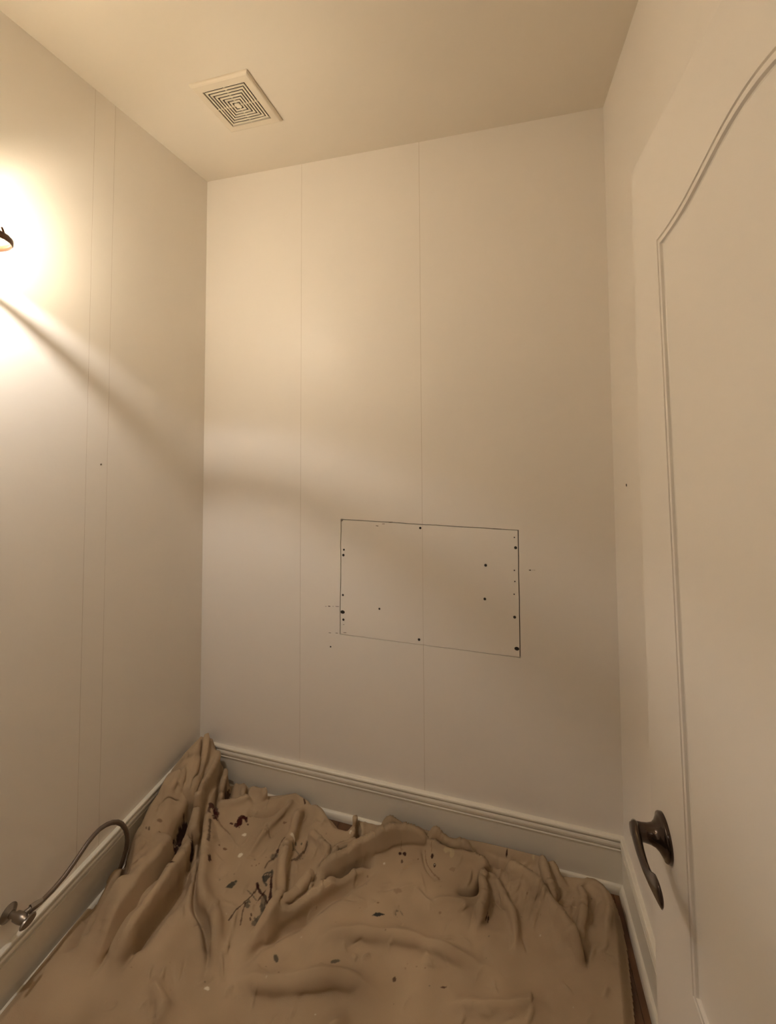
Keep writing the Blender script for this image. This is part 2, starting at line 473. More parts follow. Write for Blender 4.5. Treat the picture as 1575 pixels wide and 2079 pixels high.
# ------------------------------------------------------------------ door
XF = 1.774                      # face of the open leaf, towards the room
YL0, YL1, ZL1 = 0.095, 1.087, 2.350
door = boxo('door_1', (XF, YL0, 0.012), (XF + 0.036, YL1, ZL1), DOORM, bevel=0.0015); door['kind'] = 'structure'
MP = [(0.0, 0.0), (0.0005, 0.0050), (0.0020, 0.0062), (0.0050, 0.0062), (0.0062, 0.0024), (0.0082, 0.0024), (0.0092, 0.0055), (0.0150, 0.0062), (0.0185, 0.0058), (0.0200, 0.0012), (0.0220, 0.0)]


def offset_poly(poly, d):
    n = len(poly); A = sum(a[0] * b[1] - b[0] * a[1] for a, b in zip(poly, poly[1:] + poly[:1])); s = 1 if A > 0 else -1
    out = []
    for i in range(n):
        a, p, b = poly[i - 1], poly[i], poly[(i + 1) % n]
        e1 = Vector((p[0] - a[0], p[1] - a[1])).normalized(); e2 = Vector((b[0] - p[0], b[1] - p[1])).normalized()
        n1 = Vector((-e1.y, e1.x)) * s; n2 = Vector((-e2.y, e2.x)) * s
        m = (n1 + n2) / (1 + n1.dot(n2))
        out.append((p[0] + m.x * d, p[1] + m.y * d))
    return out


def moulding(poly):
    bm = bmesh.new(); rings = []
    for d, h in MP:
        rings.append([bm.verts.new((XF - h, y, z)) for y, z in offset_poly(poly, d)])
    for a, b in zip(rings, rings[1:]):
        for k in range(len(a)): bm.faces.new((a[k], a[(k + 1) % len(a)], b[(k + 1) % len(a)], b[k]))
    return obj('panel_moulding', bm, DOORM, door, autosmooth=20)


arch = [(0.930, 2.112), (0.87, 2.116), (0.81, 2.126), (0.76, 2.141), (0.72, 2.154), (0.677, 2.168), (0.64, 2.176), (0.60, 2.180), (0.56, 2.178), (0.52, 2.170), (0.47, 2.154), (0.42, 2.137),
        (0.37, 2.124), (0.31, 2.115), (0.25, 2.112)]
_y = np.linspace(0.930, 0.25, 41)[1:-1]; _o = sorted(arch)
arch = [arch[0]] + [(float(y), float(np.interp(y, [a[0] for a in _o], [a[1] for a in _o]))) for y in _y] + [arch[-1]]
for _ in range(3): arch = [arch[0]] + [(arch[i][0], (arch[i - 1][1] + 2 * arch[i][1] + arch[i + 1][1]) / 4) for i in range(1, len(arch) - 1)] + [arch[-1]]
moulding(arch + [(0.25, 0.70), (0.880, 0.70)])
moulding([(0.880, 0.56), (0.25, 0.56), (0.25, 0.20), (0.880, 0.20)])

HY, HZ = 1.000, 0.860
handle = obj('door_handle', lathe(bmesh.new(), [(.0405, 0), (.0405, -.006), (.039, -.0085), (.034, -.0095), (.032, -.012), (.025, -.0165), (.0195, -.023), (.0170, -.032), (.0160, -.043), (.0160, -.052), (.0155, -.060), (.012, -.066), (0, -.067)],
                                  (XF, HY, HZ), 'X', 40), BRONZE, door, autosmooth=50)
lp = [(1.7180, 1.010, .866), (1.7155, 1.000, .866), (1.7145, .982, .861), (1.7150, .960, .852), (1.7160, .935, .849), (1.7175, .912, .852), (1.7183, .895, .859), (1.7183, .880, .867), (1.7180, .869, .872), (1.7178, .862, .876), (1.7178, .858, .878)]
lr = [(.009, .007), (.0172, .0100), (.0172, .0092), (.0148, .0080), (.0138, .0070), (.0150, .0064), (.0185, .0060), (.0215, .0056), (.0205, .005), (.0155, .004), (.008, .002)]
obj('lever', tube(bmesh.new(), lp, lr, 20), BRONZE, handle, smooth=True)
# door frame round the opening
tr1 = bmesh.new()
box(tr1, (XD0, YF0 - .01, 0), (XD0 + .018, YF1 + .004, ZD)); box(tr1, (XD0, YF0 - .01, ZD - .018), (XD1, YF1 + .004, ZD))
o = obj('trim_1', tr1, TRIM); o['kind'] = 'structure'

# ------------------------------------------------------------------ water supply hose with stop valve
VX, VY, VZ = 0.0, 0.930, 0.272
valve = empty('stop_valve', (0, VY, VZ), 'small chrome water shut-off valve low on the left wall', 'valve')
obj('flange', lathe(bmesh.new(), [(.023, 0), (.023, .002), (.019, .006), (.012, .009), (.010, .012)], (0, 0, 0), 'X', 28), CHROME, valve, autosmooth=40)
obj('valve_body', lathe(bmesh.new(), [(.008, .008), (.008, .030), (.012, .032), (.013, .050), (.012, .062), (.008, .066), (.006, .076)], (0, 0, 0), 'X', 20), CHROME, valve, autosmooth=40)
bm = lathe(bmesh.new(), [(0, -.004), (.016, -.004), (.018, 0), (.016, .004), (0, .004)], (0, 0, 0), 'X', 24)
for v in bm.verts: v.co = Vector((v.co.x + .080, v.co.y * 1.25, v.co.z * .7))
obj('knob', bm, CHROME, valve, autosmooth=40)
bm = bmesh.new(); tube(bm, [(.048, .008, 0), (.053, .024, 0.0)], .0075, 12); obj('outlet', bm, CHROME, valve, autosmooth=40)
hp = [(50, 1860, .052), (60, 1850, .055), (85, 1829, .058), (108, 1806, .06), (130, 1780, .062), (148, 1755, .063), (165, 1730, .064), (178, 1711, .064), (192, 1694, .064), (203, 1683, .064), (215, 1675, .064), (227, 1670, .063), (238, 1669, .062),
      (247, 1673, .061), (254, 1682, .06), (257.5, 1694, .058), (258, 1708, .056), (256, 1724, .054), (251, 1741, .052), (245, 1760, .047), (237, 1778, .043), (226, 1796, .039), (215, 1812, .0375), (208, 1828, .0375)]
pts = [hit(a, b_, 0, x) for a, b_, x in hp]
pts[0] = Vector((.052, VY + .024, VZ))
hose = obj('supply_hose', tube(bmesh.new(), pts, 0.0073, 14), HOSEM, smooth=True)
hose['label'] = 'thin grey-brown water hose looping up from the valve beside the left baseboard'; hose['category'] = 'hose'
t = (pts[2] - pts[0]).normalized()
obj('crimp_nut', tube(bmesh.new(), [pts[0], pts[0] + t * .012, pts[0] + t * .030], [.0105, .0105, .0085], 6), CHROME, hose)

#CLOTH
# ------------------------------------------------------------------ drop cloth
def vnoise(x, y, seed):
    r = np.random.RandomState(seed); T = r.rand(64, 64)
    xi = np.floor(x).astype(int); yi = np.floor(y).astype(int); fx = x - xi; fy = y - yi
    fx = fx * fx * (3 - 2 * fx); fy = fy * fy * (3 - 2 * fy)
    a = T[xi % 64, yi % 64]; b = T[(xi + 1) % 64, yi % 64]; c = T[xi % 64, (yi + 1) % 64]; d = T[(xi + 1) % 64, (yi + 1) % 64]
    return (a * (1 - fx) + b * fx) * (1 - fy) + (c * (1 - fx) + d * fx) * fy - 0.5


def smooth(e0, e1, x):
    t = np.clip((x - e0) / (e1 - e0), 0, 1); return t * t * (3 - 2 * t)


ST = 0.0024
gx = np.arange(0.034, 1.845, ST); gy = np.arange(0.34, D - 0.034, ST)
X, Y = np.meshgrid(gx, gy)
CZ = 0.055
K = 1 / 440.0      # metres per photo pixel on the floor, roughly


def P(lst):
    o = [hit(a, b, 2, CZ) for a, b in lst]
    return np.array([(p.x, p.y) for p in o])


def field(pts, reach):
    """signed distance, position along (0..1) and mask near a polyline; + is left of travel"""
    m = (X > pts[:, 0].min() - reach) & (X < pts[:, 0].max() + reach) & (Y > pts[:, 1].min() - reach) & (Y < pts[:, 1].max() + reach)
    x = X[m]; y = Y[m]
    best = np.full(x.shape, 1e9); sd = np.zeros(x.shape); tt = np.zeros(x.shape)
    L = np.hypot(*(pts[1:] - pts[:-1]).T); cum = np.concatenate([[0], np.cumsum(L)])
    for i in range(len(L)):
        d = (pts[i + 1] - pts[i]) / max(L[i], 1e-9)
        rx = x - pts[i, 0]; ry = y - pts[i, 1]
        t = np.clip(rx * d[0] + ry * d[1], 0, L[i])
        qx = rx - t * d[0]; qy = ry - t * d[1]; dist = np.hypot(qx, qy)
        k = dist < best
        best[k] = dist[k]; sg = np.where(d[0] * ry - d[1] * rx >= 0, 1, -1)
        sd[k] = (dist * sg)[k]; tt[k] = ((cum[i] + t) / cum[-1])[k]
    return m, sd, tt


def densify(pts):
    """Catmull-Rom through the points so that folds bend, not kink"""
    if len(pts) < 3: return pts
    q = np.vstack([2 * pts[0] - pts[1], pts, 2 * pts[-1] - pts[-2]]); out = []
    for i in range(1, len(q) - 2):
        for t in (0, .25, .5, .75):
            a, b, c, d = q[i - 1], q[i], q[i + 1], q[i + 2]
            out.append(0.5 * ((2 * b) + (-a + c) * t + (2 * a - 5 * b + 4 * c - d) * t * t + (-a + 3 * b - 3 * c + d) * t ** 3))
    out.append(pts[-1]); return np.array(out)


n1 = vnoise(X * 9, Y * 9, 1); n2 = vnoise(X * 22 + 5 * n1, Y * 22 + 4, 2); n3 = vnoise(X * 55 + 3, Y * 55, 3)
Z = 0.050 + 0.012 * n1 + 0.0030 * n2
Z += 0.0007 * n3

# (points on the photo, height mm, width on the + side px, width on the - side px, end taper at start, end)
# going down the picture the + side is picture right; going right the + side is picture up
FOLDS = [
 # left bundle -------------------------------------------------------------
 ([(322, 1620), (306, 1655), (295, 1696), (284, 1747), (277, 1790), (268, 1828), (240, 1860), (200, 1900), (150, 1960)], 26, 34, 9, .0, .2),
 ([(352, 1640), (338, 1690), (322, 1740), (300, 1790), (270, 1840), (235, 1885), (190, 1940)], 22, 30, 30, .05, .2),
 ([(408, 1600), (392, 1652), (375, 1690), (352, 1734), (318, 1788), (285, 1832), (252, 1879), (205, 1940), (160, 2000)], 30, 4.5, 22, .0, .2),
 ([(258, 1759), (253, 1787), (252, 1813), (228, 1838), (199, 1874), (165, 1930)], -42, 6, 7, .1, .2),
 ([(288, 1722), (262, 1746), (242, 1777), (219, 1805), (200, 1815), (176, 1828), (150, 1856), (128, 1890), (100, 1940)], 22, 14, 8, .1, .2),
 ([(276, 1775), (262, 1800), (248, 1826), (222, 1855), (190, 1890), (150, 1950)], 14, 9, 9, .1, .2),
 ([(214, 1826), (190, 1850), (170, 1885), (140, 1940)], -12, 10, 10, .2, .2),
 ([(392, 1668), (378, 1692), (360, 1716), (347, 1738), (334, 1756)], -80, 9, 13, .1, .2),
 ([(391, 1716), (388, 1736), (380, 1754), (368, 1766)], -60, 7, 5, .1, .15),
 ([(409, 1636), (400, 1665), (394, 1700), (386, 1735), (372, 1762), (356, 1786), (338, 1815), (315, 1846), (290, 1879), (250, 1935), (210, 1990)], 34, 6, 13, .1, .2),
 ([(374, 1772), (366, 1800), (352, 1820), (330, 1845), (302, 1879), (262, 1935)], -65, 13, 7, .15, .2),
 ([(372, 1806), (384, 1797), (391, 1786)], -14, 4, 4, .2, .4),
 ([(424, 1650), (420, 1690), (416, 1740), (410, 1800), (412, 1833), (425, 1852), (434, 1881), (440, 1930), (430, 1990)], 28, 16, 5, .1, .2),
 ([(404, 1690), (400, 1730), (396, 1770), (388, 1810), (392, 1850)], 16, 7, 8, .15, .4),
 ([(420, 1838), (428, 1862), (430, 1890), (428, 1930)], -20, 5, 10, .3, .3),
 ([(413, 1650), (406, 1664), (397, 1676)], 14, 5, 5, .2, .2),
 # corner ------------------------------------------------------------------
 ([(410, 1548), (410, 1594), (400, 1632), (388, 1663), (370, 1697), (350, 1730)], -20, 5, 4, .1, .2),
 ([(420, 1555), (418, 1590), (412, 1617), (399, 1648), (388, 1676)], 20, 5, 6, .1, .2),
 ([(438, 1545), (444, 1572), (443, 1592), (424, 1624), (407, 1650), (390, 1676)], 26, 4, 8, .1, .2),
 ([(444, 1552), (449, 1589), (443, 1622), (435, 1650)], -55, 3.5, 4, .05, .1),
 ([(448, 1540), (460, 1570), (462, 1592), (452, 1620), (445, 1645)], 26, 3, 8, .05, .2),
 ([(467, 1588), (462, 1612), (455, 1632)], -80, 7, 6, .1, .2),
 ([(372, 1545), (395, 1536), (420, 1540), (437, 1552)], 12, 5, 5, .1, .1),
 ([(380, 1558), (405, 1552), (430, 1560)], -9, 4, 5, .2, .3),
 ([(365, 1620), (372, 1604), (384, 1612), (376, 1632)], -9, 6, 6, .2, .3),
 # behind ------------------------------------------------------------------
 ([(474, 1594), (495, 1592), (494, 1612), (491, 1628)], 16, 3, 9, .1, .2),
 ([(497, 1596), (498, 1615), (495, 1632)], -18, 3, 3, .1, .2),
 ([(505, 1602), (520, 1602), (534, 1610), (538, 1627)], 20, 4, 10, .1, .1),
 ([(436, 1652), (455, 1646), (476, 1640), (495, 1632), (512, 1622)], 20, 4, 12, .05, .2),
 ([(542, 1630), (556, 1630), (578, 1624), (600, 1615)], 12, 4, 9, .1, .05),
 ([(500, 1648), (520, 1652), (543, 1652), (562, 1644), (582, 1630)], -17, 7, 5, .2, .2),
 ([(600, 1618), (590, 1634), (577, 1652), (560, 1672), (543, 1688), (528, 1708), (512, 1732), (492, 1758), (478, 1785)], 15, 7, 9, .0, .5),
 ([(538, 1680), (546, 1692), (556, 1702)], -9, 4, 4, .2, .3),
 ([(622, 1634), (614, 1648), (607, 1664), (600, 1682), (594, 1704), (584, 1730), (577, 1755), (572, 1790), (571, 1828), (563, 1858), (553, 1882), (535, 1925), (520, 1980)], 27, 6, 9, .05, .3),
 ([(585, 1735), (581, 1760), (579, 1800), (575, 1835)], -14, 5, 5, .3, .3),
 ([(608, 1617), (622, 1626), (640, 1640), (655, 1656), (668, 1676)], 9, 5, 10, .0, .4),
 ([(627, 1694), (638, 1706), (652, 1718), (664, 1728), (674, 1736)], 15, 4, 9, .1, .1),
 ([(634, 1670), (652, 1676), (662, 1664)], 6, 5, 5, .3, .3),
 ([(627, 1700), (622, 1720), (612, 1738), (594, 1751)], -10, 4, 4, .2, .2),
 ([(600, 1706), (586, 1724), (572, 1735), (556, 1748), (545, 1765)], -7, 4, 4, .2, .3),
 # big folds in the middle --------------------------------------------------
 ([(900, 1716), (862, 1710), (820, 1709), (797, 1713), (775, 1722), (737, 1735), (715, 1748), (699, 1757), (679, 1769), (655, 1772), (636, 1777)], 34, 8, 4, .1, .05),
 ([(762, 1744), (742, 1755), (715, 1772), (688, 1787), (665, 1789), (648, 1786)], -42, 8, 8, .2, .2),
 ([(764, 1748), (735, 1767), (700, 1789), (662, 1812), (624, 1840), (594, 1861), (562, 1880), (520, 1915), (470, 1960)], 24, 6, 14, .15, .2),
 ([(632, 1778), (622, 1802), (606, 1820), (592, 1840), (572, 1862), (556, 1876)], 20, 5, 7, .05, .3),
 ([(596, 1830), (602, 1816), (610, 1800)], -8, 3, 3, .3, .3),
 ([(632, 1786), (629, 1820)], 6, 3, 3, .1, .2),
 ([(672, 1738), (688, 1728), (706, 1721), (727, 1712)], 16, 4, 6, .1, .1),
 ([(684, 1733), (676, 1746), (673, 1762)], 16, 4, 4, .1, .3),
 ([(732, 1716), (730, 1728), (722, 1738)], 12, 3, 3, .2, .2),
 ([(725, 1672), (727, 1690), (725, 1708)], -70, 6, 6, .1, .2),
 ([(719, 1658), (721, 1675), (718, 1696), (706, 1712)], 20, 2.5, 4, .05, .3),
 ([(733, 1672), (735, 1690), (734, 1712)], 16, 8, 2.5, .1, .3),
 # roll along the back wall ------------------------------------------------
 ([(764, 1690), (780, 1683), (812, 1681), (843, 1682), (868, 1695), (890, 1712), (912, 1722), (945, 1731), (972, 1733)], 26, 5, 7, .1, .08),
 ([(785, 1696), (820, 1700), (859, 1708), (907, 1728), (958, 1743), (984, 1753)], -45, 4, 3.5, .3, .2),
 ([(915, 1709), (935, 1706), (968, 1711), (1000, 1719), (1034, 1727), (1066, 1733), (1097, 1741), (1114, 1756), (1128, 1774), (1142, 1800), (1160, 1825)], 24, 5, 8, .1, .3),
 ([(962, 1728), (990, 1744), (1018, 1752), (1040, 1754), (1058, 1750)], -20, 5, 6, .2, .2),
 ([(862, 1716), (878, 1720), (912, 1732), (955, 1745), (986, 1762), (1015, 1772)], 16, 3, 14, .1, .2),
 ([(1018, 1771), (1000, 1768), (984, 1772), (977, 1784), (968, 1803), (953, 1811), (935, 1809), (920, 1806)], -36, 4, 4, .15, .25),
 ([(995, 1779), (982, 1786), (978, 1800), (984, 1822), (982, 1845), (974, 1870), (966, 1905)], 22, 5, 5, .1, .3),
 ([(1003, 1782), (1014, 1812), (1026, 1838), (1040, 1862), (1046, 1900), (1046, 1950)], 15, 7, 9, .1, .3),
 ([(1018, 1776), (1038, 1780), (1054, 1790), (1070, 1802), (1086, 1817), (1102, 1834), (1116, 1850), (1140, 1880), (1165, 1925), (1185, 1980)], 32, 4, 16, .05, .2),
 ([(1094, 1788), (1083, 1796), (1078, 1806)], -75, 6, 6, .15, .2),
 ([(1078, 1790), (1095, 1812), (1112, 1836), (1130, 1860), (1150, 1885), (1172, 1930)], -45, 7, 3, .1, .3),
 ([(1097, 1746), (1104, 1768), (1110, 1792), (1118, 1815), (1122, 1836), (1110, 1850)], 22, 6, 7, .05, .2),
 ([(1130, 1790), (1134, 1812), (1131, 1829), (1150, 1832), (1172, 1835), (1190, 1846), (1196, 1828)], -13, 5, 4, .2, .2),
 ([(1165, 1796), (1180, 1815), (1186, 1842), (1180, 1880), (1172, 1930)], 15, 6, 8, .2, .3),
 ([(1188, 1794), (1210, 1804), (1228, 1822), (1237, 1850), (1234, 1880), (1228, 1930)], 14, 8, 8, .1, .3),
 ([(1215, 1820), (1206, 1850), (1200, 1885)], -10, 6, 6, .2, .3),
 ([(856, 1722), (862, 1757), (872, 1775), (886, 1784), (906, 1787)], -6, 2.5, 2.5, .1, .2),
 ([(780, 1811), (830, 1802), (870, 1796)], 5, 6, 5, .3, .3),
 ([(842, 1802), (862, 1826), (885, 1850)], 5, 4, 6, .2, .3),
 ([(760, 1811), (790, 1806), (820, 1802)], -4, 3, 3, .3, .3),
 ([(1000, 1826), (1020, 1848), (1030, 1852)], -5, 3, 3, .3, .3),
 ([(860, 1840), (900, 1830), (945, 1838), (965, 1850)], 7, 9, 9, .3, .3),
 # in front, towards the camera ----------------------------------------------
 ([(600, 1920), (700, 1900), (820, 1915), (930, 1950), (1040, 1990)], 20, 12, 9, .3, .3),
 ([(450, 1985), (560, 2010), (690, 2000), (800, 2030)], 22, 14, 10, .3, .3),
 ([(880, 2040), (1000, 2060), (1120, 2040)], 20, 12, 12, .3, .3),
 ([(300, 1990), (330, 2060), (300, 2120)], 20, 14, 12, .3, .3),
 ([(720, 2070), (640, 2130), (560, 2180)], 20, 12, 14, .3, .3),
]
rf = random.Random(12)
for _ in range(340):                      # short straight creases all over the canvas
    cx_, cy_ = (rf.uniform(140, 1250), rf.uniform(1640, 2120)) if rf.random() < .45 else rf.choice([(rf.gauss(600, 90), rf.gauss(1740, 60)), (rf.gauss(340, 70), rf.gauss(1720, 80)), (rf.gauss(1080, 70), rf.gauss(1810, 45))])
    th = rf.choice([rf.gauss(2.25, .35), rf.gauss(2.25, .35), rf.uniform(0, PI)]); L_ = rf.uniform(10, 34)
    dx_, dy_ = math.cos(th) * L_, math.sin(th) * L_; bnd = rf.uniform(-5, 5)
    sg = rf.choice([1, 1, -1])
    FOLDS.append(([(cx_ - dx_, cy_ - dy_), (cx_ + bnd, cy_ + bnd), (cx_ + dx_, cy_ + dy_)], sg * rf.uniform(1.5, 7.0) / 1.6, rf.uniform(1.6, 3.5), rf.uniform(2, 7), .4, .4))
for pts, h, wp, wn, ta, tb in FOLDS:
    q = densify(P(pts))
    wmax = max(wp, wn) * K * 4.0
    m, s, t = field(q, wmax)
    ta, tb = max(ta, .16), max(tb, .16)
    tap = smooth(0, ta, t) * (1 - smooth(1 - tb, 1, t))
    w = np.where(s >= 0, wp, wn) * 0.86 * K * (1 + 0.25 * vnoise(X[m] * 30, Y[m] * 30, 11)) * (1 + 0.7 * (1 - tap))
    r = np.abs(s) / w
    ws, wl_ = min(wp, wn), max(wp, wn)
    sharp = np.exp(-1.35 * (np.sqrt(r * r + 0.03) - 0.173)) * np.exp(-(r / 3.0) ** 4)     # pinched crest, hollow skirts
    round_ = np.exp(-r ** 2)
    steep = (s >= 0) == (wp < wn)
    prof = np.where(steep & (wl_ > 1.3 * ws), 0.75 * round_ + 0.25 * sharp, 0.25 * round_ + 0.75 * sharp)
    if h > 9 and wl_ > 1.5 * ws:                       # a lapped fold: a tight pocket runs along its steep side
        sgn = 1 if wp < wn else -1
        prof = prof - 0.40 * np.exp(-((s * sgn / K - 2.2 * ws) / (0.8 * ws)) ** 2) * (1 + 0.8 * vnoise(X[m] * 16, Y[m] * 16, 14))
    h *= (1.85 + 0.5 * vnoise(np.array([h * 3.1]), np.array([wp * 7.7]), 15)[0]) if h > 0 else 1.3
    prof = prof * (1 + 0.35 * vnoise(X[m] * 20, Y[m] * 20, 16))
    Z[m] += h / 1000 * prof * tap

# bunched up over the skirting in the far left corner
dx = X - 0.034; dy = (D - 0.034) - Y
corner = 0.185 * np.exp(-(dx / 0.150) ** 2.6 - (dy / 0.315) ** 3.2)
Z = np.maximum(Z, 0.004) + corner


def blend_edge(Z, prof, dist, width):
    k = 1 - smooth(0, width, dist); return Z * (1 - k) + prof * k


zl = np.interp(gy, [0.3, 0.9, 1.12, 1.217, 1.298, 1.345, 1.37, 1.397, 1.432, 1.523, 1.60, 1.70], [.03, .035, .045, .047, .036, .040, .055, .092, .165, .215, .228, .226])[:, None] + 0 * X
zb = np.interp(gx, [.034, .10, .125, .15, .18, .200, .23, .274, .30, .335, .377, .40, .47, .539, .60, .636, .70, .80, .821, .86, .953, 1.03, 1.101, 1.217, 1.26, 1.34, 1.46, 1.58, 1.635, 1.70],
               [.226, .228, .17, .12, .08, .03, .040, .062, .045, .060, .056, .03, .05, .075, .055, .030, .02, .020, .045, .016, .034, .060, .066, .030, .060, .067, .070, .070, .025, .018])[None, :] + 0 * X
Z = blend_edge(Z, zl, dx, 0.030)
Z = blend_edge(Z, zb, dy, 0.022)
Z = np.where(dy < 0.001 + 0 * dx, Z, Z)


def inside(poly):
    p = P(poly); r = np.zeros(X.shape, bool); j = len(p) - 1
    for i in range(len(p)):
        c = ((p[i, 1] > Y) != (p[j, 1] > Y)) & (X < (p[j, 0] - p[i, 0]) * (Y - p[i, 1]) / (p[j, 1] - p[i, 1] + 1e-12) + p[i, 0])
        r ^= c; j = i
    return r


def dist_poly(lst):
    q = P(lst); best = np.full(X.shape, 9.0)
    m, s, t = field(q, 0.12); best[m] = np.abs(s); return best


CZ = 0.012
N1 = [(642, 1640), (655, 1654), (672, 1668), (688, 1688), (704, 1692), (714, 1680), (719, 1664), (719, 1600), (642, 1600)]
N2 = [(1137, 1782), (1160, 1786), (1182, 1790), (1205, 1795), (1222, 1802), (1236, 1815), (1247, 1832), (1256, 1856), (1264, 1884), (1275, 1940), (1290, 2079), (1300, 2200), (1700, 2200), (1600, 1600), (1137, 1600)]
hole = inside(N1) | inside(N2) | ((X < 0.053 + 0.004 * np.sin(Y * 60)) & (Y < 1.285) & (Y > 1.15))
for e in (N1[:7], N2[:12]):
    dd = dist_poly(e); Z = Z * (0.28 + 0.72 * smooth(0, 0.035, dd)) + 0.003
fx_ = smooth(0.40, 0.34, Y)          # hem on the camera side
Z = np.clip(Z * (1 - 0.8 * smooth(0.37, 0.34, Y)), 0.003, 0.3)

# lean of the steep folds: crests roll a little over their steep side
Gy, Gx = np.gradient(Z, ST)
gm_ = np.hypot(Gx, Gy) + 1e-6
amt = 0.010 * smooth(0.7, 2.2, gm_)
keep_edge = smooth(0, 0.03, dx) * smooth(0, 0.03, dy)
lift = smooth(0.045, 0.085, Z - corner) * amt * keep_edge
XX = X - Gx / gm_ * lift; YY = Y - Gy / gm_ * lift

